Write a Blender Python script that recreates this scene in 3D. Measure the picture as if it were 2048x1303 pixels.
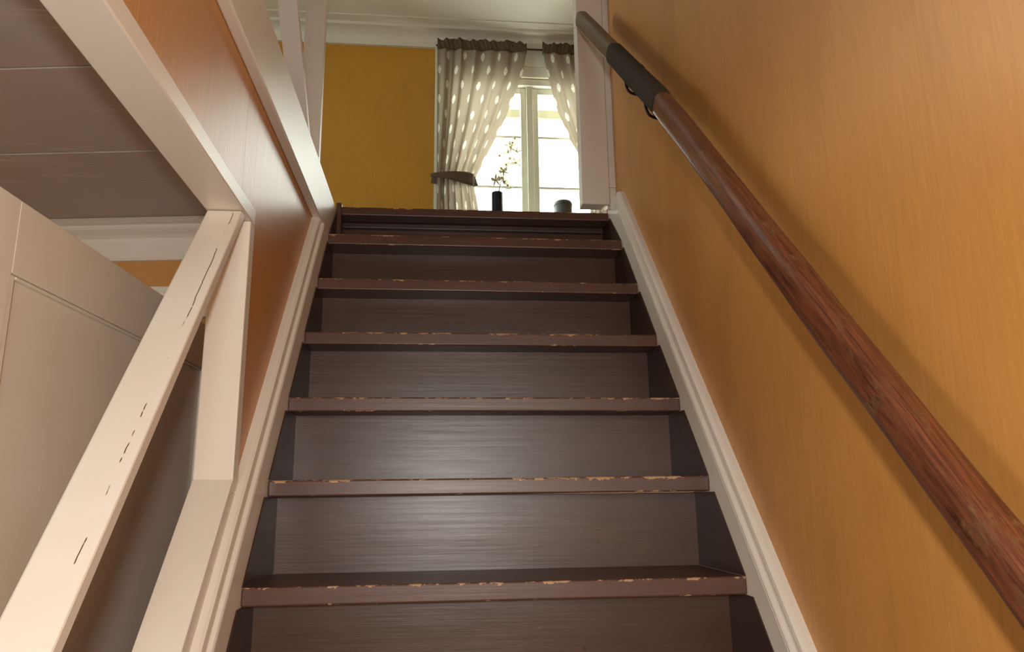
import bpy, bmesh, math, random
from mathutils import Vector, Matrix
random.seed(7)
for o in list(bpy.data.objects): bpy.data.objects.remove(o)
S = bpy.context.scene
COL = S.collection

# ------------------------------------------------------------------ camera
CAM = Vector((-0.11598, -1.39873, 0.14361))
CF = Vector((0.09667909, 0.96980598, 0.22389621))
CR = Vector((0.99526873, -0.09637987, -0.01229099))
CU = Vector((-0.00965921, -0.22402518, 0.97453549))
cd = bpy.data.cameras.new('camera'); cam = bpy.data.objects.new('camera', cd); COL.objects.link(cam)
m = Matrix.Identity(4)
for i in range(3):
    m[i][0] = CR[i]; m[i][1] = CU[i]; m[i][2] = -CF[i]; m[i][3] = CAM[i]
cam.matrix_world = m
cd.sensor_fit = 'HORIZONTAL'; cd.sensor_width = 36.0; cd.lens = 1503.6 / 2048 * 36.0
cd.clip_start = 0.02; cd.clip_end = 100
S.camera = cam

# ------------------------------------------------------------------ light
SKY = 8.5
W = bpy.data.worlds.new('overcast'); S.world = W; W.use_nodes = True
bg = W.node_tree.nodes['Background']
bg.inputs[0].default_value = (0.985, 1.0, 0.955, 1); bg.inputs[1].default_value = SKY

def light(name, kind, loc, energy, color=(1, 1, 1), **kw):
    l = bpy.data.lights.new(name, kind); l.energy = energy; l.color = color
    for k, v in kw.items(): setattr(l, k, v)
    o = bpy.data.objects.new(name, l); COL.objects.link(o); o.location = loc
    return o
# the photographer's flash, just above the lens
light('flash', 'POINT', (-0.10, -1.60, 0.200), 27.0, (1.0, 0.965, 0.925), shadow_soft_size=0.03)
# portals only guide the sampling of daylight through the far window and the added fill windows
p1 = light('window_portal', 'AREA', (0.51, 3.56, 2.5), 1.0, shape='RECTANGLE', size=1.3, size_y=1.3)
p1.rotation_euler = (math.radians(-90), 0, 0); p1.data.cycles.is_portal = True
p2 = light('hall_fill_window_portal', 'AREA', (0.15, -3.46, 0.35), 1.0, shape='RECTANGLE', size=0.8, size_y=1.1)
p2.rotation_euler = (math.radians(90), 0, 0); p2.data.cycles.is_portal = True
p4 = light('left_room_fill_window_portal', 'AREA', (-2.76, -1.47, 0.18), 1.0, shape='RECTANGLE', size=1.0, size_y=1.1)
p4.rotation_euler = (0, math.radians(-90), 0); p4.data.cycles.is_portal = True
p3 = light('side_fill_window_portal', 'AREA', (-2.76, 1.62, 2.4), 1.0, shape='RECTANGLE', size=1.0, size_y=1.35)
p3.rotation_euler = (0, math.radians(-90), 0); p3.data.cycles.is_portal = True

S.view_settings.view_transform = 'Standard'; S.view_settings.look = 'None'
S.view_settings.gamma = 1.0; S.view_settings.use_curve_mapping = False
S.view_settings.exposure = 0.65

# ------------------------------------------------------------------ materials
class NT:
    def __init__(s, name):
        s.m = bpy.data.materials.new(name); s.m.use_nodes = True
        s.t = s.m.node_tree; s.b = s.t.nodes['Principled BSDF']; s.out = s.t.nodes['Material Output']
    def n(s, typ, **kw):
        x = s.t.nodes.new(typ)
        for k, v in kw.items():
            if k.startswith('i_'):
                key = k[2:]; key = int(key) if key.isdigit() else key
                x.inputs[key].default_value = v
            else: setattr(x, k, v)
        return x
    def l(s, a, b): s.t.links.new(a, b)
    def coord(s, scale=(1, 1, 1), kind='Object'):
        tc = s.n('ShaderNodeTexCoord'); mp = s.n('ShaderNodeMapping'); mp.inputs['Scale'].default_value = scale
        s.l(tc.outputs[kind], mp.inputs[0]); return mp.outputs[0]
    def pos(s, scale=(1, 1, 1)):
        tc = s.n('ShaderNodeNewGeometry'); mp = s.n('ShaderNodeMapping'); mp.inputs['Scale'].default_value = scale
        s.l(tc.outputs['Position'], mp.inputs[0]); return mp.outputs[0]
    def noise(s, vec, scale, detail=4, rough=.6):
        x = s.n('ShaderNodeTexNoise'); x.inputs['Scale'].default_value = scale
        x.inputs['Detail'].default_value = detail; x.inputs['Roughness'].default_value = rough
        s.l(vec, x.inputs['Vector']); return x.outputs['Fac']
    def ramp(s, fac, stops):
        r = s.n('ShaderNodeValToRGB'); e = r.color_ramp.elements
        while len(e) < len(stops): e.new(.5)
        for i, (p, c) in enumerate(stops):
            e[i].position = p; e[i].color = (c, c, c, 1) if not hasattr(c, '__len__') else (*c[:3], 1)
        s.l(fac, r.inputs[0]); return r.outputs[0]
    def mix(s, fac, a, b, blend='MIX'):
        x = s.n('ShaderNodeMix', data_type='RGBA', blend_type=blend)
        for v, i in ((fac, 0), (a, 6), (b, 7)):
            if hasattr(v, 'links'): s.l(v, x.inputs[i])
            else: x.inputs[i].default_value = (*v[:3], 1) if hasattr(v, '__len__') else v
        return x.outputs[2]
    def math(s, op, a, b=0.0, c=0.0, clamp=False):
        x = s.n('ShaderNodeMath', operation=op, use_clamp=clamp)
        for i, v in enumerate((a, b, c)):
            if hasattr(v, 'links'): s.l(v, x.inputs[i])
            else: x.inputs[i].default_value = v
        return x.outputs[0]
    def bump(s, h, strength=.3, dist=.002, prev=None):
        x = s.n('ShaderNodeBump'); x.inputs['Strength'].default_value = strength; x.inputs['Distance'].default_value = dist
        s.l(h, x.inputs['Height'])
        if prev is not None: s.l(prev, x.inputs['Normal'])
        return x.outputs[0]
    def fin(s, col=None, rough=None, norm=None, spec=.5, metal=0.0, coat=0.0):
        b = s.b
        for v, k in ((col, 'Base Color'), (rough, 'Roughness')):
            if v is None: continue
            if hasattr(v, 'links'): s.l(v, b.inputs[k])
            else: b.inputs[k].default_value = (*v[:3], 1) if hasattr(v, '__len__') else v
        if norm is not None: s.l(norm, b.inputs['Normal'])
        b.inputs['Specular IOR Level'].default_value = spec; b.inputs['Metallic'].default_value = metal
        b.inputs['Coat Weight'].default_value = coat
        return s.m

def mat_wallpaper(name, base, dark, light_):
    t = NT(name)
    fib = t.noise(t.pos((220, 220, 14)), 1.0, 5, .65)
    big = t.noise(t.pos((1, 1, .6)), 2.3, 4, .55)
    smear = t.noise(t.pos((1, 1, .35)), 7.0, 5, .6)
    col = t.mix(t.ramp(big, [(.35, 0), (.7, 1)]), dark, light_)
    col = t.mix(.55, base, col)
    col = t.mix(t.ramp(fib, [(.32, .0), (.68, .75)]), col, tuple(c * .82 for c in base))
    col = t.mix(t.ramp(smear, [(.54, 0), (.74, .5)]), col, tuple(c * .72 for c in dark))
    v = t.n('ShaderNodeTexVoronoi', feature='F1'); v.inputs['Scale'].default_value = 5.5; t.l(t.pos(), v.inputs['Vector'])
    col = t.mix(t.ramp(v.outputs['Distance'], [(.014, .85), (.024, 0)]), col, (.72, .62, .45))
    v2 = t.n('ShaderNodeTexVoronoi', feature='F1'); v2.inputs['Scale'].default_value = 4.0; t.l(t.pos((1, 1.4, .5)), v2.inputs['Vector'])
    col = t.mix(t.ramp(v2.outputs['Distance'], [(.012, .5), (.022, 0)]), col, (.16, .09, .03))
    n = t.bump(fib, .12, .0006)
    n = t.bump(smear, .10, .003, n)
    return t.fin(col, t.math('MULTIPLY_ADD', fib, .12, .29), n, .6)

def mat_white(name, base=(.77, .70, .615), rough=.33, grain=(3, 60, 60), cracks=False, aged=.25, scuff=False):
    t = NT(name)
    g = t.noise(t.coord(grain), 1.0, 5, .6)
    big = t.noise(t.coord(), 6.0, 4, .6)
    col = t.mix(t.ramp(big, [(.35, 0), (.75, aged)]), base, tuple(c * k for c, k in zip(base, (.86, .80, .70))))
    v = t.n('ShaderNodeTexVoronoi', feature='F1'); v.inputs['Scale'].default_value = 11.0; t.l(t.coord(), v.inputs['Vector'])
    pits = t.ramp(v.outputs['Distance'], [(.025, 1), (.06, 0)])
    n = t.bump(g, .14, .0012)
    n = t.bump(pits, .25, .002, n)
    if scuff:
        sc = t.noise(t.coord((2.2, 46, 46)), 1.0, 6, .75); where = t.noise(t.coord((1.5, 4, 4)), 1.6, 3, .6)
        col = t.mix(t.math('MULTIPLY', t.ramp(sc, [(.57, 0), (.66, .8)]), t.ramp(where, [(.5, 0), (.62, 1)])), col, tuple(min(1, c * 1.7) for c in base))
    if cracks:
        sx = t.n('ShaderNodeSeparateXYZ'); t.l(t.coord(), sx.inputs[0])
        wob = t.noise(t.coord(), 9.0, 4, .6); pres = t.noise(t.coord(), 16.0, 3, .6)
        dd = t.math('ABSOLUTE', t.math('ADD', sx.outputs[0], t.math('MULTIPLY_ADD', wob, .010, .4805)))
        cm = t.math('MULTIPLY', t.math('LESS_THAN', dd, .0007), t.ramp(pres, [(.50, 0), (.53, 1)]))
        col = t.mix(cm, col, (.10, .06, .035))
        n = t.bump(t.math('SUBTRACT', 1.0, cm), .4, .002, n)
    return t.fin(col, rough, n, .5)

def mat_brown(name, base, chips=False, rough=.34, chipcol=(.52, .33, .17)):
    t = NT(name)
    o = t.coord(); w = t.pos((2.6, 90, 130)); w2 = t.pos()
    br = t.noise(w, 1.0, 6, .65)
    big = t.noise(t.pos((1.2, 2, 4)), 3.0, 4, .6)
    col = t.mix(t.ramp(big, [(.3, 0), (.75, 1)]), tuple(c * .82 for c in base), tuple(c * 1.22 for c in base))
    v = t.n('ShaderNodeTexVoronoi', feature='F1'); v.inputs['Scale'].default_value = 13.0; t.l(w2, v.inputs['Vector'])
    col = t.mix(t.ramp(v.outputs['Distance'], [(.03, .8), (.07, 0)]), col, tuple(c * .45 for c in base))
    n = t.bump(br, .20, .0014)
    kn = t.noise(t.pos((14, 60, 34)), 1.0, 5, .7)
    n = t.bump(t.ramp(kn, [(.66, 0), (.76, 1)]), .14, .0012, n)
    lump = t.noise(t.pos((9, 30, 30)), 1.0, 3, .5)
    n = t.bump(lump, .12, .003, n)
    if chips:
        sx = t.n('ShaderNodeSeparateXYZ'); t.l(o, sx.inputs[0])
        d = t.math('MAXIMUM', t.math('ABSOLUTE', sx.outputs[1]), t.math('ABSOLUTE', sx.outputs[2]))
        d2 = t.math('MAXIMUM', t.math('ABSOLUTE', sx.outputs[1]), t.math('ABSOLUTE', t.math('ADD', sx.outputs[2], .032)))
        nz = t.noise(t.pos((16, 16, 16)), 1.0, 5, .7)
        fine = t.noise(t.pos((70, 160, 160)), 1.0, 3, .7)
        mid = t.math('MULTIPLY_ADD', fine, .5, nz)
        lim = t.math('MULTIPLY', t.math('SUBTRACT', mid, .735), .036)
        top = t.math('LESS_THAN', d, lim)
        lim2 = t.math('MULTIPLY', t.math('SUBTRACT', mid, .82), .03)
        bot = t.math('LESS_THAN', d2, lim2)
        spot = t.math('GREATER_THAN', t.math('MULTIPLY_ADD', t.noise(t.pos((26, 60, 45)), 1.0, 4, .6), 1.0, t.math('MULTIPLY', fine, .15)), .835)
        mask = t.math('MAXIMUM', t.math('MAXIMUM', top, bot), spot)
        pale = t.mix(t.noise(t.pos((40, 40, 40)), 1.0, 2, .5), chipcol, (.40, .20, .10))
        col = t.mix(mask, col, pale)
        n = t.bump(t.math('SUBTRACT', 1.0, mask), .6, .0012, n)
    return t.fin(col, t.math('MULTIPLY_ADD', br, .16, rough - .06), n, .42)

OCHRE = (.60, .275, .068)
M = {}
M['ochre'] = mat_wallpaper('ochre wallpaper', OCHRE, (.54, .235, .052), (.64, .305, .08))
M['ochre_up'] = mat_wallpaper('ochre room wallpaper', (.56, .28, .024), (.50, .24, .02), (.60, .31, .03))
M['white'] = mat_white('off white gloss paint')
M['white_y'] = mat_white('off white paint along the flight', grain=(60, 3, 60))
M['white_z'] = mat_white('off white paint upright', grain=(60, 60, 3))
M['rail_white'] = mat_white('cracked off white rail paint', grain=(60, 4, 60), cracks=True)
M['door_white'] = mat_white('cream door paint', (.80, .75, .66), .3, grain=(60, 60, 4), aged=.4)
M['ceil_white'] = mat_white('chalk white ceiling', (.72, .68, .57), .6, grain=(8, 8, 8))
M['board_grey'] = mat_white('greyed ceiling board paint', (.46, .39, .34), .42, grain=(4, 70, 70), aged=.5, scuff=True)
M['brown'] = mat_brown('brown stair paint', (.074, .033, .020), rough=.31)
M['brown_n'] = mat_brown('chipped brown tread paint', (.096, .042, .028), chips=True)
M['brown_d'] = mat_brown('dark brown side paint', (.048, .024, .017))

def mat_rail():
    t = NT('worn red brown handrail wood')
    c = t.coord((1, 1, 1), 'UV')
    mp = t.n('ShaderNodeMapping'); mp.inputs['Scale'].default_value = (9, 190, 1); t.l(c, mp.inputs[0])
    g = t.noise(mp.outputs[0], 1.0, 7, .7)
    mp2 = t.n('ShaderNodeMapping'); mp2.inputs['Scale'].default_value = (16, 34, 1); t.l(c, mp2.inputs[0])
    wv = t.noise(mp2.outputs[0], 1.0, 5, .7)
    col = t.mix(t.ramp(g, [(.36, 0), (.64, 1)]), (.055, .015, .008), (.205, .066, .028))
    col = t.mix(t.ramp(wv, [(.55, 0), (.66, .65)]), col, (.23, .125, .05))
    dk = t.math('MULTIPLY', t.ramp(wv, [(.56, 0), (.66, 1)]), t.ramp(g, [(.48, 0), (.56, 1)]))
    col = t.mix(dk, col, (.035, .016, .009))
    return t.fin(col, t.math('MULTIPLY_ADD', wv, .25, .2), t.bump(g, .3, .0012), .5)
M['rail'] = mat_rail()
def mat_simple(name, col, rough, nscale=40, amt=.2, bump=.2, metal=0.0, spec=.5, grain=(1, 1, 1)):
    t = NT(name); f = t.noise(t.coord(grain), nscale, 4, .6)
    c = t.mix(t.math('MULTIPLY', f, amt), col, tuple(x * .55 for x in col))
    return t.fin(c, rough, t.bump(f, bump, .001), spec, metal)
M['grip'] = mat_simple('worn grey brown rail end', (.13, .085, .045), .38, 30, .5, .25, grain=(8, 1, 8))
M['cord'] = mat_simple('dark olive twine', (.034, .024, .012), .85, 220, .5, .5)
M['iron'] = mat_simple('dark wrought iron', (.05, .035, .025), .45, 60, .4, .2, .7)
M['floor'] = mat_brown('brown floor paint', (.11, .055, .03))
M['vase'] = mat_simple('blue black glazed ceramic', (.006, .012, .028), .18, 8, .3, .05)
M['jar'] = mat_simple('grey green ceramic', (.12, .14, .13), .4, 14, .3, .1)
M['stem'] = mat_simple('green orchid stem', (.16, .22, .05), .5, 50, .4, .1)
M['lip'] = mat_simple('orange yellow orchid lip', (.70, .46, .12), .5, 60, .4, .1)
M['band'] = mat_simple('brown curtain heading', (.125, .085, .05), .9, 160, .5, .5)
M['win'] = mat_white('white window paint', (.74, .74, .64), .35, grain=(40, 40, 4), aged=.1)
M['eave'] = mat_simple('pale green eaves paint', (.085, .085, .04), .6, 12, .2, .1)

def mat_petal():
    t = NT('white orchid petal'); f = t.noise(t.coord(), 60, 3, .5)
    t.fin(t.mix(f, (.88, .87, .76), (.78, .76, .58)), .5, t.bump(f, .1, .001))
    tr = t.n('ShaderNodeBsdfTranslucent'); tr.inputs[0].default_value = (.8, .78, .6, 1)
    mx = t.n('ShaderNodeMixShader'); mx.inputs[0].default_value = .06
    t.l(t.b.outputs[0], mx.inputs[1]); t.l(tr.outputs[0], mx.inputs[2]); t.l(mx.outputs[0], t.out.inputs[0])
    return t.m
M['petal'] = mat_petal()
def mat_glass():
    t = NT('window glass'); f = t.noise(t.coord(), 3, 2, .5)
    gl = t.n('ShaderNodeBsdfGlossy'); gl.inputs['Roughness'].default_value = .03
    tr = t.n('ShaderNodeBsdfTransparent'); tr.inputs[0].default_value = (.95, .98, .96, 1)
    mx = t.n('ShaderNodeMixShader'); t.l(t.math('MULTIPLY_ADD', f, .03, .04), mx.inputs[0])
    t.l(tr.outputs[0], mx.inputs[1]); t.l(gl.outputs[0], mx.inputs[2]); t.l(mx.outputs[0], t.out.inputs[0])
    return t.m
M['glass'] = mat_glass()
def mat_curtain():
    # UV: u = metres across the flat cloth, v = metres down; pale leaf print in staggered rows
    t = NT('taupe linen with white leaf print')
    tc = t.n('ShaderNodeTexCoord'); sx = t.n('ShaderNodeSeparateXYZ'); t.l(tc.outputs['UV'], sx.inputs[0])
    PX, PY = .150, .112
    row = t.math('DIVIDE', sx.outputs[1], PY)
    odd = t.math('MULTIPLY', t.math('MODULO', t.math('FLOOR', row), 2.0), .5)
    fu = t.math('SUBTRACT', t.math('FRACT', t.math('ADD', t.math('DIVIDE', sx.outputs[0], PX), odd)), .5)
    fv = t.math('SUBTRACT', t.math('FRACT', row), .5)
    a = t.math('ABSOLUTE', t.math('DIVIDE', t.math('MULTIPLY', fu, PX), .0160))
    b = t.math('ABSOLUTE', t.math('DIVIDE', t.math('MULTIPLY', fv, PY), .036))
    e = t.math('ADD', t.math('POWER', a, 1.5), t.math('POWER', b, 1.7))
    vein = t.noise(t.coord((1, 1, 1), 'UV'), 120, 2, .5)
    msk = t.math('MULTIPLY', t.ramp(e, [(.80, 1), (1.0, 0)]), t.ramp(vein, [(.40, .45), (.55, 1)]))
    wv = t.noise(t.coord((260, 900, 1), 'UV'), 1.0, 3, .6)
    base = t.mix(wv, (.36, .30, .225), (.28, .23, .17))
    col = t.mix(msk, base, (.80, .77, .66))
    t.fin(col, .85, t.bump(wv, .2, .0008), .2)
    trc = t.mix(msk, (.40, .33, .24), (.95, .92, .8))
    tr = t.n('ShaderNodeBsdfTranslucent'); t.l(trc, tr.inputs[0])
    mx = t.n('ShaderNodeMixShader'); mx.inputs[0].default_value = .2
    t.l(t.b.outputs[0], mx.inputs[1]); t.l(tr.outputs[0], mx.inputs[2]); t.l(mx.outputs[0], t.out.inputs[0])
    return t.m
M['curtain'] = mat_curtain()

# ------------------------------------------------------------------ builders
WL = {}
def put(o, parent=None, loc=(0, 0, 0)):
    loc = Vector(loc); WL[o.name] = loc
    if parent is not None:
        o.parent = parent; o.location = loc - WL[parent.name]
    else: o.location = loc
def tag(o, label=None, cat=None, group=None, kind=None):
    for k, v in (('label', label), ('category', cat), ('group', group), ('kind', kind)):
        if v: o[k] = v
    return o
def mesh_of(name, bm, mat, smooth=False):
    bmesh.ops.recalc_face_normals(bm, faces=bm.faces)
    me = bpy.data.meshes.new(name); bm.to_mesh(me); bm.free()
    if mat: me.materials.append(M[mat])
    if smooth:
        for p in me.polygons: p.use_smooth = True
    return me
def obj(name, bm, mat, parent=None, loc=(0, 0, 0), smooth=False):
    me = bm if isinstance(bm, bpy.types.Mesh) else mesh_of(name, bm, mat, smooth)
    o = bpy.data.objects.new(name, me); COL.objects.link(o); put(o, parent, loc); return o
def empty(name, loc, label=None, cat=None, group=None, kind=None):
    o = bpy.data.objects.new(name, None); COL.objects.link(o); o.empty_display_size = .05
    put(o, None, loc); return tag(o, label, cat, group, kind)
def bx(x0, x1, y0, y1, z0, z1, bev=0.0, bm=None, seg=2):
    own = bm is None
    bm = bm or bmesh.new()
    b2 = bmesh.new()
    vs = [b2.verts.new((x, y, z)) for z in (z0, z1) for y in (y0, y1) for x in (x0, x1)]
    for f in ((0, 1, 3, 2), (4, 6, 7, 5), (0, 4, 5, 1), (2, 3, 7, 6), (0, 2, 6, 4), (1, 5, 7, 3)): b2.faces.new([vs[i] for i in f])
    bmesh.ops.recalc_face_normals(b2, faces=b2.faces)
    if bev: bmesh.ops.bevel(b2, geom=list(b2.edges), offset=bev, segments=seg, affect='EDGES', profile=.5)
    if own:
        bm.free(); return b2
    me = bpy.data.meshes.new('tmp'); b2.to_mesh(me); b2.free(); bm.from_mesh(me); bpy.data.meshes.remove(me); return bm
def prism(pts, axis, a0, a1, bev=0.0):
    """pts: 2D outline; axis x: (y,z), y: (x,z), z: (x,y); extruded from a0 to a1"""
    bm = bmesh.new()
    def v(p, a): return {'x': (a, p[0], p[1]), 'y': (p[0], a, p[1]), 'z': (p[0], p[1], a)}[axis]
    A = [bm.verts.new(v(p, a0)) for p in pts]; B = [bm.verts.new(v(p, a1)) for p in pts]
    bm.faces.new(A); bm.faces.new(B[::-1]); n = len(pts)
    for i in range(n): bm.faces.new((A[i], A[(i + 1) % n], B[(i + 1) % n], B[i]))
    bmesh.ops.recalc_face_normals(bm, faces=bm.faces)
    if bev: bmesh.ops.bevel(bm, geom=list(bm.edges), offset=bev, segments=2, affect='EDGES', profile=.5)
    return bm
def clip(bm, co, no):
    g = list(bm.verts) + list(bm.edges) + list(bm.faces)
    r = bmesh.ops.bisect_plane(bm, geom=g, plane_co=co, plane_no=no, clear_outer=True)
    ed = [e for e in r['geom_cut'] if isinstance(e, bmesh.types.BMEdge)]
    if ed: bmesh.ops.holes_fill(bm, edges=ed)
    return bm
def oriented(center_line_a, center_line_b, w, h, side=Vector((1, 0, 0)), bev=.002):
    """a board from a to b, w wide along side, h thick across"""
    a, b = Vector(center_line_a), Vector(center_line_b); d = b - a; L = d.length; d.normalize()
    up = side.cross(d).normalized(); s = d.cross(up)
    bm = bx(-w / 2, w / 2, 0, L, -h / 2, h / 2, bev)
    R = Matrix((s, d, up)).transposed().to_4x4(); R.translation = a
    bmesh.ops.transform(bm, matrix=R, verts=bm.verts); return bm
def catmull(P, n):
    P = [Vector(p) for p in P]; Q = [P[0] * 2 - P[1]] + P + [P[-1] * 2 - P[-2]]; out = []
    for i in range(1, len(Q) - 2):
        for k in range(n):
            t = k / n; a, b, c, d = Q[i - 1:i + 3]
            out.append(.5 * ((2 * b) + (c - a) * t + (2 * a - 5 * b + 4 * c - d) * t * t + (3 * b - a - 3 * c + d) * t ** 3))
    return out + [P[-1]]
def sweep(path, section, side=Vector((1, 0, 0)), ns=20, uv=False, cap=True):
    """section(i, t, ang) -> (across, up) offsets"""
    bm = bmesh.new(); rings = []; n = len(path); L = 0; Ls = []
    for i, p in enumerate(path):
        if i: L += (p - path[i - 1]).length
        Ls.append(L)
    for i, p in enumerate(path):
        d = (path[min(i + 1, n - 1)] - path[max(i - 1, 0)]).normalized()
        u = side.cross(d)
        if u.length < 1e-4: u = Vector((0, 0, 1)).cross(d)
        u.normalize(); s = d.cross(u)
        rg = []
        for k in range(ns):
            a, b = section(i, Ls[i], 2 * math.pi * k / ns); rg.append(bm.verts.new(p + s * a + u * b))
        rings.append(rg)
    ul = bm.loops.layers.uv.new('UVMap') if uv else None
    for i in range(n - 1):
        for k in range(ns):
            k2 = (k + 1) % ns
            f = bm.faces.new((rings[i][k], rings[i][k2], rings[i + 1][k2], rings[i + 1][k]))
            if uv:
                for lp, (l, q) in zip(f.loops, ((Ls[i], k), (Ls[i], k + 1), (Ls[i + 1], k + 1), (Ls[i + 1], k))): lp[ul].uv = (l, q / ns * .17)
    if cap: bm.faces.new(rings[0][::-1]); bm.faces.new(rings[-1])
    return bm
def rnd(r): return lambda i, t, a: (r * math.cos(a), r * math.sin(a))
def lathe(prof, ns=28):
    bm = bmesh.new(); rg = []
    for r, z in prof:
        rg.append([bm.verts.new((max(r, 1e-4) * math.cos(2 * math.pi * k / ns), max(r, 1e-4) * math.sin(2 * math.pi * k / ns), z)) for k in range(ns)])
    for i in range(len(rg) - 1):
        for k in range(ns): bm.faces.new((rg[i][k], rg[i][(k + 1) % ns], rg[i + 1][(k + 1) % ns], rg[i + 1][k]))
    bm.faces.new(rg[0][::-1]); bm.faces.new(rg[-1]); return bm

# ------------------------------------------------------------------ measures
R_, G_, T_, OV = .1856, .1578, .032, .09       # rise, going, nosing thickness, overhang
FL = -7 * R_                                    # lower floor
ZU = 6 * R_ - .034                              # upper floor
TH = math.atan2(R_, G_)
SD = Vector((0, math.cos(TH), math.sin(TH))); SN = Vector((0, -math.sin(TH), math.cos(TH)))
YB = 3.4; ZC = 3.374                            # far wall and upper ceiling
XW = .475

# ------------------------------------------------------------------ the setting
tag(obj('floor', bx(-2.6, 1.7, -3.3, 1.2, FL - .12, FL), 'floor'), 'brown painted lower hall floor at the foot of the stairs', 'floor', kind='structure')
uf = empty('floor_upper', (0, 0, ZU), 'brown upper floor around the stairwell', 'floor', kind='structure')
obj('floor_slab', bx(-2.6, -.535, -3.3, YB, .945, ZU), 'floor', uf)
obj('floor_slab', bx(-.535, 1.7, 1.06, YB, .945, ZU), 'floor', uf)
obj('floor_slab', bx(-.535, 1.7, -3.3, -2.0, .945, ZU), 'floor', uf)
tag(obj('ceiling', bx(-2.6, 1.7, -3.3, YB, ZC, ZC + .1), 'ceil_white'), 'white ceiling of the upper room', 'ceiling', kind='structure')
H2 = (1.0, 2.25, 1.95, 2.85); H3 = (-.25, .5, -.15, .9); H4 = (-1.9, -1.1, -.25, .62)      # added fill window openings: side upstairs, hall behind the camera, left room
def holed_x(x0, x1, y0, y1, z0, z1, h):
    bm = bmesh.new()
    for a, b in h:
        for r in ((y0, a[0], b[0], b[1]), (a[1], y1, b[0], b[1]), (a[0], a[1], b[0], a[2]), (a[0], a[1], a[3], b[1])): bx(x0, x1, r[0], r[1], r[2], r[3], 0, bm)
    return bm
tag(obj('wall_outer_left', holed_x(-2.7, -2.6, -3.3, YB + .12, FL, ZC, ((H2, (1.0, ZC)), (H4, (FL, 1.0)))), 'ochre_up'), 'ochre outer wall beyond the left room', 'wall', kind='structure')
tag(obj('wall_outer_right', bx(1.7, 1.8, -3.3, YB + .12, FL, ZC), 'ochre_up'), 'ochre outer wall right of the upper room', 'wall', kind='structure')
def holed(axis, a0, a1, u0, u1, v0, v1, h):
    bm = bmesh.new(); hu0, hu1, hv0, hv1 = h
    for r in ((u0, hu0, v0, v1), (hu1, u1, v0, v1), (hu0, hu1, v0, hv0), (hu0, hu1, hv1, v1)):
        if r[1] - r[0] > 1e-4 and r[3] - r[2] > 1e-4: bx(r[0], r[1], a0, a1, r[2], r[3], 0, bm)
    return bm
WX0, WX1, WZ0, WZ1 = -.09, 1.11, 1.94, 3.06       # window opening in the far wall
tag(obj('wall_back', holed('y', YB, YB + .12, -2.6, 1.7, FL, ZC, (WX0, WX1, WZ0, WZ1)), 'ochre_up'), 'ochre far wall of the upper room around the window', 'wall', kind='structure')
tag(obj('wall_front', holed('y', -3.4, -3.3, -2.6, 1.7, FL, ZC, H3), 'ochre'), 'hall wall behind the foot of the stairs with a small added window', 'wall', kind='structure')

# right stair wall: plaster core and wallpaper strips with their seams
wr = empty('wall_right', (XW, 0, FL), 'ochre papered wall on the right of the stairs', 'wall', kind='structure')
obj('wall_core', bx(XW + .0012, XW + .10, -3.3, .93, FL, ZC), 'ochre', wr)
ys = [-3.3] + [-.12 + .495 * k for k in range(-6, 3)] + [.93]
for a, b in zip(ys[:-1], ys[1:]):
    obj('wallpaper_strip', bx(XW, XW + .0012, a + .0002, b - .0002, FL, ZC), 'ochre', wr)
# left partition with the sloping opening
wl = empty('wall_left', (-.5, 0, FL), 'ochre papered partition on the left of the stairs', 'wall', kind='structure')
SL = 1.165
def zs(y): return .197 + SL * (y + .02)           # top line of the sill
obj('partition_core', bx(-.53, -XW - .0012, -.004, 1.06, FL, .945), 'ochre', wl)
obj('partition_core', bx(-.53, -XW - .0012, -3.3, -.004, .685, .945), 'ochre', wl)
obj('partition_core', prism([(-.004, FL), (-.004, zs(-.004) - .10), (-1.1, zs(-1.1) - .10), (-1.1, FL)], 'x', -.53, -XW - .0012), 'ochre', wl)
for a, b, z0 in ((-3.3, -2.06, .689), (-2.059, -1.565, .689), (-1.564, -1.07, .689), (-1.069, -.575, .689), (-.574, -.0801, .689), (.0021, .4145, FL), (.4155, 1.06, FL)):
    obj('wallpaper_strip', bx(-XW - .0012, -XW, a, b, z0, .945), 'ochre', wl)
obj('wallpaper_strip', prism([(-.0792, .689), (.0015, .689), (.0015, .945), (-.0792, .945)], 'x', -XW - .0012, -XW), 'ochre', wl)

# lining of the sloping opening: jamb, header and sill boards
t1 = empty('trim_1', (-.5, -.03, FL), 'off white board lining around the sloping stair opening', 'trim', kind='structure')
X0, X1 = -.536, -.468
obj('jamb_board', bx(X0, X1, -.032, .002, .16, .656, .0025), 'white_z', t1)
obj('header_board', bx(X0, X1, -3.3, .002, .657, .689, .0025), 'white_y', t1)
obj('sill_board', prism([(-.032, zs(-.032)), (-1.1, zs(-1.1)), (-1.1, zs(-1.1) - .0995), (-.0, zs(0) - .0995), (-.0, .1595), (-.032, .1595)], 'x', X0, X1, .002), 'white_y', t1)
# fascia of the upper floor edge
tag(obj('trim_2', bx(-XW, -.452, -2.0, .955, .922, 1.072, .004), 'white_y'), 'white fascia board along the upper floor edge over the left wall', 'trim', kind='structure')
# casing at the top end of the right wall
t3 = empty('trim_3', (.42, .95, 1.106), 'grey white upright casing at the top end of the right wall', 'trim', kind='structure')
obj('casing_board', bx(.360, .4545, .935, .990, 1.106, ZC, .003), 'white_z', t3)
obj('casing_strip', bx(.4555, .482, .938, .990, 1.168, ZC, .002), 'white_z', t3)
obj('casing_block', bx(.4555, .482, .937, .990, 1.110, 1.1665, .002), 'white_z', t3)

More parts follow.
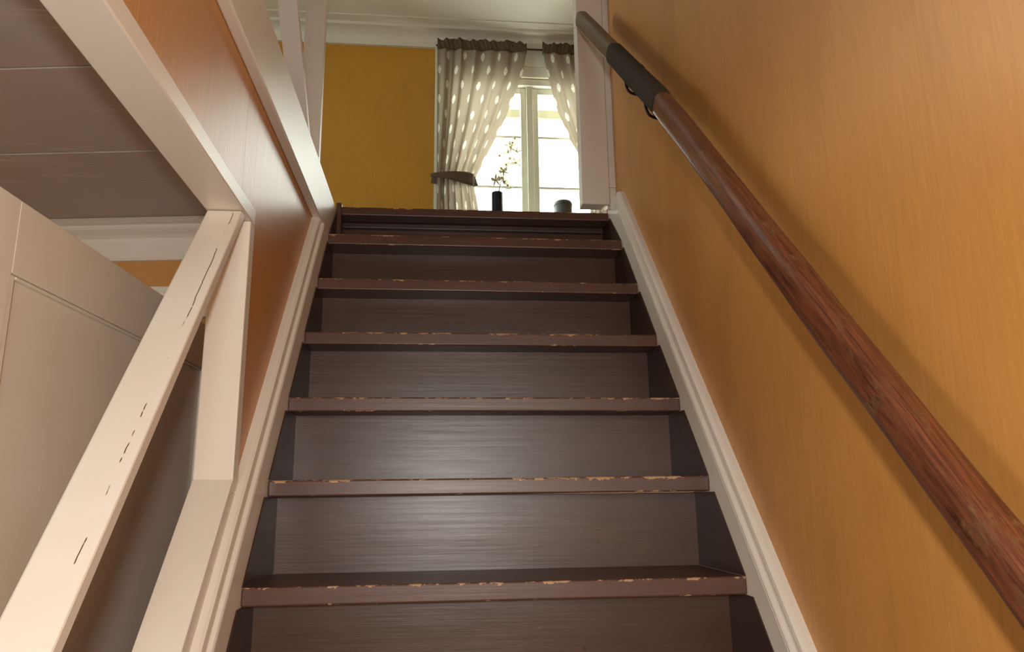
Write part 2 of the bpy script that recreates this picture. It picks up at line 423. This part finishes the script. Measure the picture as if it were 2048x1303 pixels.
# upper cornice
t4 = empty('trim_4', (-.5, YB, ZC), 'white cove cornice between the upper ceiling and far wall', 'trim', kind='structure')
cov = [(YB, 3.267), (YB - .022, 3.267), (YB - .026, 3.29)]
for k in range(9):
    a = k / 8 * math.pi / 2; cov.append((YB - .026 - .085 * (1 - math.cos(a)), 3.29 + .062 * math.sin(a)))
cov += [(YB - .125, 3.352), (YB - .125, ZC), (YB, ZC)]
obj('cove_moulding', prism(cov, 'x', -2.6, 1.7), 'ceil_white', t4)
obj('ceiling_fillet', bx(-2.6, 1.7, YB - .21, YB - .185, ZC - .008, ZC, .002), 'ceil_white', t4)

# ------------------------------------------------------------------ left room: ceiling boards, far wall, cornice
ANG = math.radians(-7.2)
AX = Vector((math.cos(ANG), math.sin(ANG), 0)); AY = Vector((-math.sin(ANG), math.cos(ANG), 0))
P0 = Vector((-.766, .695, 0))                     # foot point of the room's far wall
def rot(bm):
    Rm = Matrix.Rotation(ANG, 4, 'Z'); Rm.translation = P0
    bmesh.ops.transform(bm, matrix=Rm, verts=bm.verts); return bm
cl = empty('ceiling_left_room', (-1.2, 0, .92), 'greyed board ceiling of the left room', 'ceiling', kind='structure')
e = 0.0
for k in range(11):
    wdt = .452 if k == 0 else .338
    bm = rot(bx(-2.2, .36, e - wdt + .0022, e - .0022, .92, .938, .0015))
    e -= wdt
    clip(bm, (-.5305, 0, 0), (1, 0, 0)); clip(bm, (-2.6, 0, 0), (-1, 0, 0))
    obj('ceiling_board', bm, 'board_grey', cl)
bm = rot(bx(-2.2, .30, 0, .1, FL, .92)); clip(bm, (-.531, 0, 0), (1, 0, 0)); clip(bm, (-2.6, 0, 0), (-1, 0, 0))
tag(obj('wall_left_room', bm, 'ochre'), 'ochre far wall of the left room behind the open door', 'wall', kind='structure')
t5 = empty('trim_5', (-1.2, .66, .8), 'white cornice between the board ceiling and the left room wall', 'trim', kind='structure')
prof = [(0, .808), (-.012, .808), (-.016, .815), (-.016, .862), (-.020, .870)]
for k in range(8):
    a = k / 7 * math.pi; prof.append((-.030 - .026 * math.sin(a) * .9, .878 + .036 * k / 7))
prof += [(-.058, .919), (0, .919)]
bm = rot(prism(prof, 'x', -2.2, .28)); clip(bm, (-.531, 0, 0), (1, 0, 0)); clip(bm, (-2.6, 0, 0), (-1, 0, 0))
obj('cornice_moulding', bm, 'white', t5)
t6 = empty('trim_6', (-.75, .64, .7), 'white door casing on the left room wall', 'trim', kind='structure')
bm = rot(bx(-.80, .22, -.022, -.0005, .640, .729, .003)); clip(bm, (-.531, 0, 0), (1, 0, 0)); obj('casing_head', bm, 'white', t6)
bm = rot(bx(-.80, .22, -.030, -.0225, .690, .712, .003)); clip(bm, (-.531, 0, 0), (1, 0, 0)); obj('casing_bead', bm, 'white', t6)

# open panelled door leaf, seen along its face
DA, DB = Vector((-.7605, -.36, 0)), Vector((-.7225, .668, 0))
DD = (DB - DA); DL = DD.length; DD.normalize(); DNn = Vector((DD.y, -DD.x, 0))    # faces the stairs (+x)
d1 = empty('door_1', ((DA + DB) / 2) + Vector((0, 0, FL + .012)), 'cream panelled door standing open behind the sloping rail', 'door', kind='structure')
def dpart(name, a, b, z0, z1, n0, n1, bev=.003):
    bm = bx(n0, n1, a, b, z0, z1, bev)
    Rm = Matrix((DNn, DD, Vector((0, 0, 1)))).transposed().to_4x4(); Rm.translation = DA
    bmesh.ops.transform(bm, matrix=Rm, verts=bm.verts); return obj(name, bm, 'door_white', d1)
PZ = .484; ya = .113; yb = DL - .052; zb = FL + .012
dpart('stile', 0, ya - .0006, zb, .60, -.036, 0, .0015); dpart('stile', yb + .0006, DL, zb, .60, -.036, 0, .0015)
for z0, z1 in ((PZ, .60), (-.55, -.40), (zb, zb + .19)):
    dpart('door_rail', ya + .0006, yb - .0006, z0, z1, -.036, -.0004, .0015)
for z0, z1 in ((-.3995, PZ - .0005), (zb + .1905, -.5505)):
    pn = dpart('panel', ya, yb, z0, z1, -.024, -.010, .001)
    for q in ((ya, ya + .014, z0, z1), (yb - .014, yb, z0, z1), (ya + .015, yb - .015, z0, z0 + .012), (ya + .015, yb - .015, z1 - .006, z1)):
        bm = bx(-.0098, -.002, q[0], q[1], q[2], q[3], .003)
        Rm = Matrix((DNn, DD, Vector((0, 0, 1)))).transposed().to_4x4(); Rm.translation = DA
        bmesh.ops.transform(bm, matrix=Rm, verts=bm.verts); obj('panel_moulding', bm, 'door_white', pn)

# ------------------------------------------------------------------ staircase
st = empty('staircase', (0, -6 * G_, FL), 'steep brown painted wooden staircase between white stringers', 'staircase')
def tread_mesh(depth):
    bm = bx(-.4498, .4498, 0, depth, -T_, 0, .0035, None, 3)
    return mesh_of('tread', bm, 'brown_n')
tm = tread_mesh(G_ + OV + .012)
for k in range(-6, 6):
    o = obj('tread', tm, None, st, (random.uniform(-.0006, .0006), k * G_, k * R_))
    o.rotation_euler = (0, random.uniform(-.002, .002) if k != 0 else .0, 0)
rm = mesh_of('riser', bx(-.4498, .4498, 0, .018, -(R_ - T_), 0, 0), 'brown')
for k in range(-6, 6):
    obj('riser', rm, None, st, (0, k * G_ + OV, k * R_ - T_))
# top: landing nosing, batten under it and its riser
obj('landing_nosing', bx(-.4495, .4495, 0, .112, -.028, 0, .003), 'brown_n', st, (0, 6 * G_, ZU))
obj('riser', bx(-.4498, .4498, 6 * G_ + OV, 6 * G_ + OV + .018, 5 * R_, ZU - .028, 0), 'brown', st)
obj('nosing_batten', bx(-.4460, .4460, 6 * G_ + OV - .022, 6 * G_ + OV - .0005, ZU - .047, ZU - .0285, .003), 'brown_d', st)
obj('end_block', bx(-.4515, -.434, 6 * G_ - .014, 6 * G_ + .03, .955, 1.088, .003), 'brown_n', st)
# stringers, their mouldings and the brown painted cheeks between the treads
def along(profile, x_at, sgn, s0, s1):
    """profile (u across slope, v out from wall) swept along the slope"""
    bm = bmesh.new(); A = []; B = []
    for u, v in profile:
        x = x_at + sgn * v
        A.append(bm.verts.new(Vector((x, 0, 0)) + SD * s0 + SN * u)); B.append(bm.verts.new(Vector((x, 0, 0)) + SD * s1 + SN * u))
    n = len(A); bm.faces.new(A); bm.faces.new(B[::-1])
    for i in range(n): bm.faces.new((A[i], A[(i + 1) % n], B[(i + 1) % n], B[i]))
    return bm
c_ = math.cos(TH)
for sgn, xat, ut, ztop in ((1, -XW, .172 * c_, .922), (-1, XW, .137 * c_, 1.105)):
    fl = ut * .54; w = ut - fl
    flat = [(-.26, 0), (-.26, .0250), (fl - .0015, .0250), (fl, .0238), (fl, 0)]
    mo = [(0, 0), (0, .021), (.05, .0205), (.16, .0205), (.20, .0265), (.26, .0285), (.33, .0265), (.37, .0200), (.62, .0175), (.66, .0215), (.72, .0232), (.90, .0215), (.97, .0170), (1, .012), (1, 0)]
    mo = [(fl + .0003 + a * w, v) for a, v in mo]
    def cl_(bm):
        clip(bm, (0, 0, ztop), (0, 0, 1)); clip(bm, (0, 0, FL), (0, 0, -1)); clip(bm, (0, .955, 0), (0, 1, 0)); return bm
    sg = obj('stringer', cl_(along(flat, xat, sgn, -1.9, 2.0)), 'white_y', st)
    obj('stringer_moulding', cl_(along(mo, xat, sgn, -1.9, 2.0)), 'white_y', sg)
    xi = xat + sgn * .025
    for k in range(-6, 7):
        # triangular brown cheek between tread k-1 and tread k, behind the nosing line
        zt = (k * R_ - T_ - .0006) if k < 6 else ZU - .029
        yb_ = k * G_ + OV - .0006; zb_ = (k - 1) * R_ + .0006
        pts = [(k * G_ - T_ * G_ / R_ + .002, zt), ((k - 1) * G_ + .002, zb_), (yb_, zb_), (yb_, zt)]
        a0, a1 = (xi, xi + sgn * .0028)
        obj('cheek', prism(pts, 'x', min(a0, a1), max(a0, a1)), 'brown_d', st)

# ------------------------------------------------------------------ sloping white rail of the opening
br = empty('banister_rail', (-.5, -1.1, FL), 'off white cracked board rail sloping down through the left opening', 'banister')
RS = 1.215
def zr(y): return .652 + RS * (y + .085)
pts = [(-.083, .6555), (-.0565, .6555), (-1.16, zr(-1.16) - .034), (-1.16, zr(-1.16))]
obj('rail_board', prism(pts, 'x', -.533, -.471, .003), 'rail_white', br)
obj('newel_post', bx(-.54, -.462, -1.24, -1.162, FL, -.52, .004), 'white_z', br)

# ------------------------------------------------------------------ wooden handrail on the right wall
hr = empty('handrail', (.43, -1.0, -.3), 'worn red brown wooden handrail on iron brackets along the right wall', 'handrail')
HP = catmull([(.432, -1.30, -.575), (.425, -1.0, -.236), (.417, -.705, .0935), (.408, -.437, .3905), (.392, .072, .960), (.385, .322, 1.213), (.366, .892, 1.782)], 14)
def sup(i, t, a, hw=.0205, hh=.0275, e=.62):
    c, s = math.cos(a), math.sin(a)
    return (hw * math.copysign(abs(c) ** e, c), hh * math.copysign(abs(s) ** e, s))
tot = sum((HP[i] - HP[i - 1]).length for i in range(1, len(HP)))
def wood(i, t, a):
    x, y = sup(i, t, a)
    k = 1 + .018 * math.sin(9 * t + 2 * a) + .012 * math.sin(23 * t + a)
    e = tot - t
    if e < .03: k *= max(.35, math.sqrt(max(0.0, 1 - ((.03 - e) / .032) ** 2)))
    return x * k, y * k
cut = [i for i, p in enumerate(HP) if p.y < .30][-1]
ext = HP[-1] - HP[-2]
path_up = HP[cut:-1] + [HP[-2] + ext * t for t in (.25, .5, .7, .85, .95, 1.0)]
tot = sum((HP[i] - HP[i - 1]).length for i in range(1, cut + 1)) + 9
obj('wood_rail', sweep(HP[:cut + 1], wood, ns=28, uv=True), 'rail', hr, smooth=True)
tot = sum((path_up[i] - path_up[i - 1]).length for i in range(1, len(path_up)))
obj('worn_end', sweep(path_up, wood, ns=28, uv=True), 'grip', hr, smooth=True)
# twine wrapping: one ridge for each turn
def resample(path, y0, y1, n):
    out = []
    for k in range(n):
        y = y0 + (y1 - y0) * k / (n - 1)
        for a, b in zip(path[:-1], path[1:]):
            if a.y <= y <= b.y: out.append(a.lerp(b, (y - a.y) / (b.y - a.y))); break
    return out
NW = 34
wp = resample(HP, .135, .50, NW * 6)
def wrap(i, t, a):
    x, y = sup(i, t, a, .0222, .0292, .7); k = 1 + .035 * abs(math.sin(math.pi * i / 6 + a * .5)) + (.05 if 96 < i < 108 else 0)
    return x * k, y * k
obj('cord_wrap', sweep(wp, wrap, ns=24), 'cord', hr, smooth=True)
def bracket(y):
    p = resample(HP, y, y + .001, 2)[0]
    path = catmull([(p.x + .004, p.y + .012, p.z - .018), (p.x + .003, p.y + .008, p.z - .055), (p.x + .010, p.y, p.z - .082), (p.x + .034, p.y - .010, p.z - .096), (XW - .004, p.y - .02, p.z - .105)], 8)
    b = obj('bracket', sweep(path, rnd(.0038), side=Vector((0, 1, 0)), ns=10), 'iron', hr, smooth=True)
    obj('bracket_plate', bx(XW - .0045, XW - .0002, p.y - .033, p.y - .007, p.z - .132, p.z - .090, .0015), 'iron', b)
for y in (.405, .252, -1.05): bracket(y)

# ------------------------------------------------------------------ railing above the fascia
ur = empty('upper_railing', (-.52, .4, 1.079), 'white upper railing with a post and slanting brace above the fascia', 'railing')
obj('post', bx(-.556, -.492, .800, .832, 1.0795, 2.06, .002), 'white_z', ur)
obj('post', bx(-.556, -.492, -.60, -.568, 1.0795, 2.06, .002), 'white_z', ur)
obj('brace', oriented((-.524, .775, 1.094), (-.524, -.14, 1.965), .050, .026), 'white_y', ur)
obj('top_rail', bx(-.565, -.485, -1.2, .86, 2.061, 2.10, .004), 'white_y', ur)

# ------------------------------------------------------------------ window
wn = empty('window_1', (.51, YB, WZ0), 'white two casement window with overexposed daylight behind curtains', 'window', kind='structure')
def wbox(name, x0, x1, y0, y1, z0, z1, par=wn, mat='win', bev=.003): return obj(name, bx(x0, x1, y0, y1, z0, z1, bev), mat, par)
wbox('frame_jamb', WX0, WX0 + .045, YB + .0005, YB + .11, WZ0, WZ1); wbox('frame_jamb', WX1 - .045, WX1, YB + .0005, YB + .11, WZ0, WZ1)
wbox('frame_head', WX0 + .046, WX1 - .046, YB + .0005, YB + .11, WZ1 - .05, WZ1); wbox('frame_sill', WX0 + .046, WX1 - .046, YB + .0005, YB + .13, WZ0, WZ0 + .03)
wbox('mullion', .488, .532, YB + .015, YB + .10, WZ0 + .0305, WZ1 - .0505)
for x0, x1 in ((WX0 + .046, .4875), (.5325, WX1 - .046)):
    sa = empty('sash', ((x0 + x1) / 2, YB + .06, WZ0)); put(sa, wn, ((x0 + x1) / 2, YB + .06, WZ0))
    za, zt = WZ0 + .031, WZ1 - .051
    for a, b, c, d in ((x0, x0 + .04, za, zt), (x1 - .04, x1, za, zt), (x0 + .0405, x1 - .0405, za, za + .045), (x0 + .0405, x1 - .0405, zt - .045, zt)):
        obj('sash_bar', bx(a, b, YB + .04, YB + .08, c, d, .003), 'win', sa)
    lv = [za + .045, 2.25, 2.63, zt - .045]
    for z in lv[1:-1]: obj('muntin', bx(x0 + .0405, x1 - .0405, YB + .045, YB + .075, z - .009, z + .009, .002), 'win', sa)
    for a, b in zip(lv[:-1], lv[1:]): obj('pane', bx(x0 + .038, x1 - .038, YB + .058, YB + .061, a + .007, b - .007), 'glass', sa)
# inner casing round the opening and the sill board
wbox('casing', WX0 - .07, WX0 - .001, YB - .02, YB - .0005, WZ0, WZ1 + .001); wbox('casing', WX1 + .001, WX1 + .07, YB - .02, YB - .0005, WZ0, WZ1 + .001)
wbox('casing', WX0 - .07, WX1 + .07, YB - .022, YB - .0005, WZ1 + .002, WZ1 + .085); wbox('casing', WX0 - .07, WX1 + .07, YB - .028, YB - .0005, WZ1 + .086, 3.2655)
wbox('sill_board', WX0 - .09, WX1 + .09, YB - .20, YB - .0005, WZ0 - .032, WZ0 - .001)
def fill_window(name, label, axis, a0, h, loc):
    w = empty(name, loc, label, 'window', kind='structure')
    u0, u1, v0, v1 = h; um = (u0 + u1) / 2
    for n, r, d in [('frame', (u0, u0 + .05, v0, v1), 0), ('frame', (u1 - .05, u1, v0, v1), 0), ('frame', (u0 + .0505, u1 - .0505, v0, v0 + .05), 0), ('frame', (u0 + .0505, u1 - .0505, v1 - .05, v1), 0), ('mullion', (um - .02, um + .02, v0 + .0505, v1 - .0505), 0), ('pane', (u0 + .0505, um - .0205, v0 + .0505, v1 - .0505), 1), ('pane', (um + .0205, u1 - .0505, v0 + .0505, v1 - .0505), 1)]:
        b0, b1 = (a0, a0 + .06) if not d else (a0 + .028, a0 + .031)
        bm = bx(b0, b1, r[0], r[1], r[2], r[3], .002 if not d else 0) if axis == 'x' else bx(r[0], r[1], b0, b1, r[2], r[3], .002 if not d else 0)
        obj(n, bm, 'glass' if d else 'win', w)
fill_window('fill_window_2', 'white side window upstairs left of the stairwell, added unseen for fill light', 'x', -2.69, H2, (-2.66, 1.62, 1.95))  # out of view, added to brighten the upper room and stairwell
fill_window('fill_window_4', 'white window of the left room below the upper floor, added unseen for fill light', 'x', -2.69, H4, (-2.66, -1.47, -.3))  # unseen, added as low fill for the right wall and board ceiling
fill_window('fill_window_3', 'small white hall window behind the foot of the stairs, added unseen for fill light', 'y', -3.39, H3, (.12, -3.36, -.15))  # unseen, added for hall fill and the soft highlight on the risers
ev = empty('eaves', (.5, 4.2, 3.1), 'pale green eaves board outside above the window', 'eaves')
obj('eaves_board', bx(-1.6, 2.6, 4.15, 4.20, 3.17, 3.24, .004), 'eave', ev)
for x in (-1.2, .0, 1.2, 2.3): obj('rafter_end', bx(x - .03, x + .03, YB + .12, 4.15, 3.25, 3.31, .003), 'eave', ev)

# ------------------------------------------------------------------ curtains
YC = 3.335
rod = empty('curtain_rod', (.51, YC, 3.27), 'thin rod carrying both curtains above the window', 'curtain rod')
obj('rod', sweep([Vector((-.155, YC, 3.255)), Vector((.5, YC, 3.255)), Vector((1.175, YC, 3.255))], rnd(.006), side=Vector((0, 0, 1)), ns=10), 'iron', rod, smooth=True)
for x in (-.135, 1.155): obj('rod_bracket', bx(x - .008, x + .008, YC + .0065, YB - .0285, 3.245, 3.265, .002), 'iron', rod)
def lerp_tab(tab, z):
    for (z0, a), (z1, b) in zip(tab[:-1], tab[1:]):
        if z0 >= z >= z1:
            t = (z0 - z) / (z0 - z1); return a + (b - a) * t
    return tab[-1][1] if z < tab[-1][0] else tab[0][1]
def curtain(mir, label, tabL, tabR, seed):
    rr = random.Random(seed)
    ZT, ZB = 3.228, WZ0 + .003
    cx = (lambda x: x) if not mir else (lambda x: 1.02 - x)
    c = empty('curtain', (cx(.1), YC, ZB), label, 'curtain', 'curtains at the stair window')
    NS, NZ = 150, 120; FW = .78
    ph = [rr.uniform(0, 6.28) for _ in range(5)]
    def shape(s, z):
        xl, xr = lerp_tab(tabL, z), lerp_tab(tabR, z); w = xr - xl
        x = xl + w * s
        g = min(1.0, max(.25, (z - 1.7) / .6)) if z < 2.25 else 1.0
        tight = 1 - min(1, w / .62)
        y = .013 * math.sin(2 * math.pi * 6 * s + ph[0]) + .004 * math.sin(2 * math.pi * 11.3 * s + ph[1] + .5 * z) + .007 * math.sin(2 * math.pi * 2.6 * s + ph[2] + 1.2 * z) + .020 * math.exp(-((s - .20) / .022) ** 2)
        y *= (.75 + .8 * tight) * (1 if z < 3.15 else .8)
        x += .006 * math.sin(2 * math.pi * 7 * s + ph[3] + 2 * z) * (1 - abs(2 * s - 1))
        return Vector((cx(x), YC - .012 + y, z))
    bm = bmesh.new(); ul = bm.loops.layers.uv.new('UVMap'); gr = []
    for j in range(NZ + 1):
        z = ZT + (ZB - ZT) * j / NZ; gr.append([bm.verts.new(shape(i / NS, z)) for i in range(NS + 1)])
    for j in range(NZ):
        for i in range(NS):
            f = bm.faces.new((gr[j][i], gr[j][i + 1], gr[j + 1][i + 1], gr[j + 1][i]))
            for lp, (a, b) in zip(f.loops, ((i, j), (i + 1, j), (i + 1, j + 1), (i, j + 1))): lp[ul].uv = (a / NS * FW + 10 * .150 - .02, 2.24 * 0 + b / NZ * (ZT - ZB) + .005)
    obj('cloth', bm, 'curtain', c, smooth=True)
    # ruffled heading band, a closed sleeve round the rod
    bm = bmesh.new(); fr = []; bk = []
    for i in range(NS + 1):
        s = i / NS; p = shape(s, ZT)
        top = 3.30 + .006 * math.sin(21 * s + ph[1]) + .005 * math.sin(47 * s + ph[2]) + .004 * math.sin(83 * s)
        colf = []; colb = []
        for k in range(6):
            z = ZT - .006 + (top - ZT + .006) * k / 5
            wob = .004 * math.sin(60 * s + 2 * k + ph[0]) + .003 * math.sin(131 * s + k)
            yy = YC - .020 + (p.y - YC) * .35 + wob
            if k == 5: yy += .006
            colf.append(bm.verts.new((p.x, yy, z))); colb.append(bm.verts.new((p.x, YC + .014 + wob * .5, z)))
        fr.append(colf); bk.append(colb)
    for i in range(NS):
        for k in range(5):
            bm.faces.new((fr[i][k], fr[i + 1][k], fr[i + 1][k + 1], fr[i][k + 1])); bm.faces.new((bk[i][k], bk[i][k + 1], bk[i + 1][k + 1], bk[i + 1][k]))
        bm.faces.new((fr[i][5], fr[i + 1][5], bk[i + 1][5], bk[i][5])); bm.faces.new((fr[i][0], bk[i][0], bk[i + 1][0], fr[i + 1][0]))
    for i in (0, NS):
        for k in range(5): bm.faces.new((fr[i][k], fr[i][k + 1], bk[i][k + 1], bk[i][k]))
    obj('heading_band', bm, 'band', c, smooth=True)
    # tie back: a band round the gathered cloth, hooked to the wall
    bm = bmesh.new(); rows = []
    K = 40
    for i in range(K + 1):
        t = i / K; x = -.182 + .292 * t
        hh = .010 + .034 * min(1.0, t / .8)
        zc = 2.265 - .030 * t
        y = YC - .018 - .036 * math.sin(math.pi * t) ** .6 if 0 < t < 1 else YC - .014
        rows.append([bm.verts.new((cx(x), y + dy, zc + hh * q)) for dy in (0, .004) for q in (-1, -.5, 0, .5, 1)])
    for i in range(K):
        a, b = rows[i], rows[i + 1]
        for k in range(4):
            bm.faces.new((a[k], b[k], b[k + 1], a[k + 1])); bm.faces.new((a[5 + k], a[6 + k], b[6 + k], b[5 + k]))
        bm.faces.new((a[0], a[5], b[5], b[0])); bm.faces.new((a[4], b[4], b[9], a[9]))
    for a in (rows[0], rows[-1]):
        for k in range(4): bm.faces.new((a[k], a[k + 1], a[6 + k], a[5 + k]))
    # return strap round the gathered edge to the back
    tb = obj('tie_back', bm, 'band', c, smooth=True)
    bk_path = catmull([(cx(.108), YC - .013, 2.235), (cx(.116), YC + .004, 2.235), (cx(.05), YC + .024, 2.238), (cx(-.175), YC + .030, 2.262)], 8)
    obj('strap', sweep(bk_path, lambda i, t, a: (.0025 * math.cos(a), .036 * math.sin(a)), side=Vector((0, 1, 0)), ns=10), 'band', tb, smooth=True)
tl = [(3.3, -.146), (2.26, -.140), (1.7, -.14)]
tr = [(3.3, .497), (3.066, .456), (2.711, .328), (2.444, .204), (2.238, .111), (2.12, .128), (2.036, .140), (1.7, .155)]
curtain(False, 'taupe leaf print curtain tied back beside the ochre wall, left of the window', tl, tr, 3)
tr2 = [(3.3, .432), (3.066, .395), (2.802, .338), (2.539, .240), (2.391, .156), (2.238, .105), (2.12, .12), (1.7, .14)]
curtain(True, 'taupe leaf print curtain half hidden behind the upright casing, right of the window', tl, tr2, 5)

# ------------------------------------------------------------------ things on the window sill
VX, VY = .262, 3.275
zs_ = WZ0 - .001
v = empty('vase', (VX, VY, zs_), 'blue black cylindrical vase on the sill beside the left curtain', 'vase')
obj('vase_body', lathe([(.036, 0), (.039, .004), (.040, .02), (.040, .187), (.0385, .192), (.036, .192), (.035, .185), (.035, .03), (.001, .028)], 32), 'vase', v, (VX, VY, zs_), smooth=False)
og = empty('orchid_spray', (VX, VY, zs_ + .03), 'white orchid spray with yellow centres standing in the dark vase', 'flowers')
main = catmull([(VX, VY, zs_ + .032), (VX + .008, VY, 2.12), (VX + .035, VY - .01, 2.24), (VX + .085, VY - .01, 2.37), (VX + .095, VY, 2.46), (VX + .108, VY, 2.53)], 10)
obj('stem', sweep(main, lambda i, t, a: ((.004 - .002 * i / 50) * math.cos(a), (.004 - .002 * i / 50) * math.sin(a)), ns=8), 'stem', og, smooth=True)
def petal_mesh():
    bm = bmesh.new()
    for k in range(5):
        a0 = k * 2 * math.pi / 5 + math.pi / 2; wd = .019 if k in (1, 4) else .013; ln = .033 if k in (1, 4) else .031
        ca, sa = math.cos(a0), math.sin(a0); rows = []
        for j in range(6):
            t = j / 5; r = .003 + ln * t; w = wd * math.sin(math.pi * (.08 + .88 * t)) ** .7
            zz = .010 * t * t + (.002 if k % 2 else 0)
            rows.append([bm.verts.new((ca * r - sa * q * w * .5, sa * r + ca * q * w * .5, zz - .003 * (1 - q * q))) for q in (-1, 0, 1)])
        for j in range(5):
            for q in range(2): bm.faces.new((rows[j][q], rows[j][q + 1], rows[j + 1][q + 1], rows[j + 1][q]))
    bmesh.ops.solidify(bm, geom=list(bm.faces), thickness=.0006)
    return mesh_of('flower', bm, 'petal', True)
pm = petal_mesh()
lm = mesh_of('flower_lip', lathe([(.002, -.003), (.005, .0), (.006, .005), (.004, .009), (.001, .011)], 10), 'lip', True)
fl_pts = [(.380, 2.514), (.352, 2.452), (.392, 2.425), (.275, 2.385), (.344, 2.366), (.386, 2.335), (.302, 2.268), (.250, 2.205), (.292, 2.222), (.328, 2.170), (.285, 2.288), (.352, 2.160), (.318, 2.318), (.268, 2.235), (.306, 2.195), (.335, 2.405), (.368, 2.48)]
for i, (x, z) in enumerate(fl_pts):
    y = VY - .02 - .02 * random.random(); sc = (.8 if i == 0 else 1.1) + .3 * random.random()
    f = obj('flower', pm, None, og, (x, y, z)); f.scale = (sc,) * 3
    f.rotation_euler = (math.radians(90 + random.uniform(-45, 25)), random.uniform(-.6, .6), random.uniform(-.9, .9))
    lp = bpy.data.objects.new('flower_lip', lm); COL.objects.link(lp); lp.parent = f; WL[lp.name] = Vector((0, 0, 0))
    q = min(main, key=lambda p_: abs(p_.z - (z - .02)))
    obj('pedicel', sweep([q, (q + Vector((x, y, z))) / 2 + Vector((0, -.004, .006)), Vector((x, y + .003, z))], rnd(.0018), ns=6), 'stem', og, smooth=True)
JX, JY = .705, 3.28
j = empty('jar', (JX, JY, zs_), 'grey dome topped jar on the sill near the casing', 'jar')
obj('jar_body', lathe([(.056, 0), (.060, .005), (.0625, .03), (.0625, .105), (.061, .108)], 32), 'jar', j, (JX, JY, zs_), smooth=False)
obj('jar_lid', lathe([(.0635, .1085), (.0640, .118), (.062, .130), (.055, .1405), (.040, .1475), (.02, .1505), (.001, .151)], 32), 'jar', j, (JX, JY, zs_), smooth=True)
# small dark peg on the far wall seen between fascia and railing brace
hk = empty('wall_peg', (-1.174, YB, 2.877), 'small dark peg on the far wall behind the railing brace', 'peg')
obj('peg', sweep([Vector((-1.174, YB - .0005, 2.877)), Vector((-1.176, YB - .03, 2.879)), Vector((-1.18, YB - .06, 2.89))], rnd(.010), ns=10), 'iron', hk, smooth=True)
obj('peg_plate', bx(-1.205, -1.143, YB - .009, YB - .0003, 2.862, 2.892, .002), 'iron', hk)
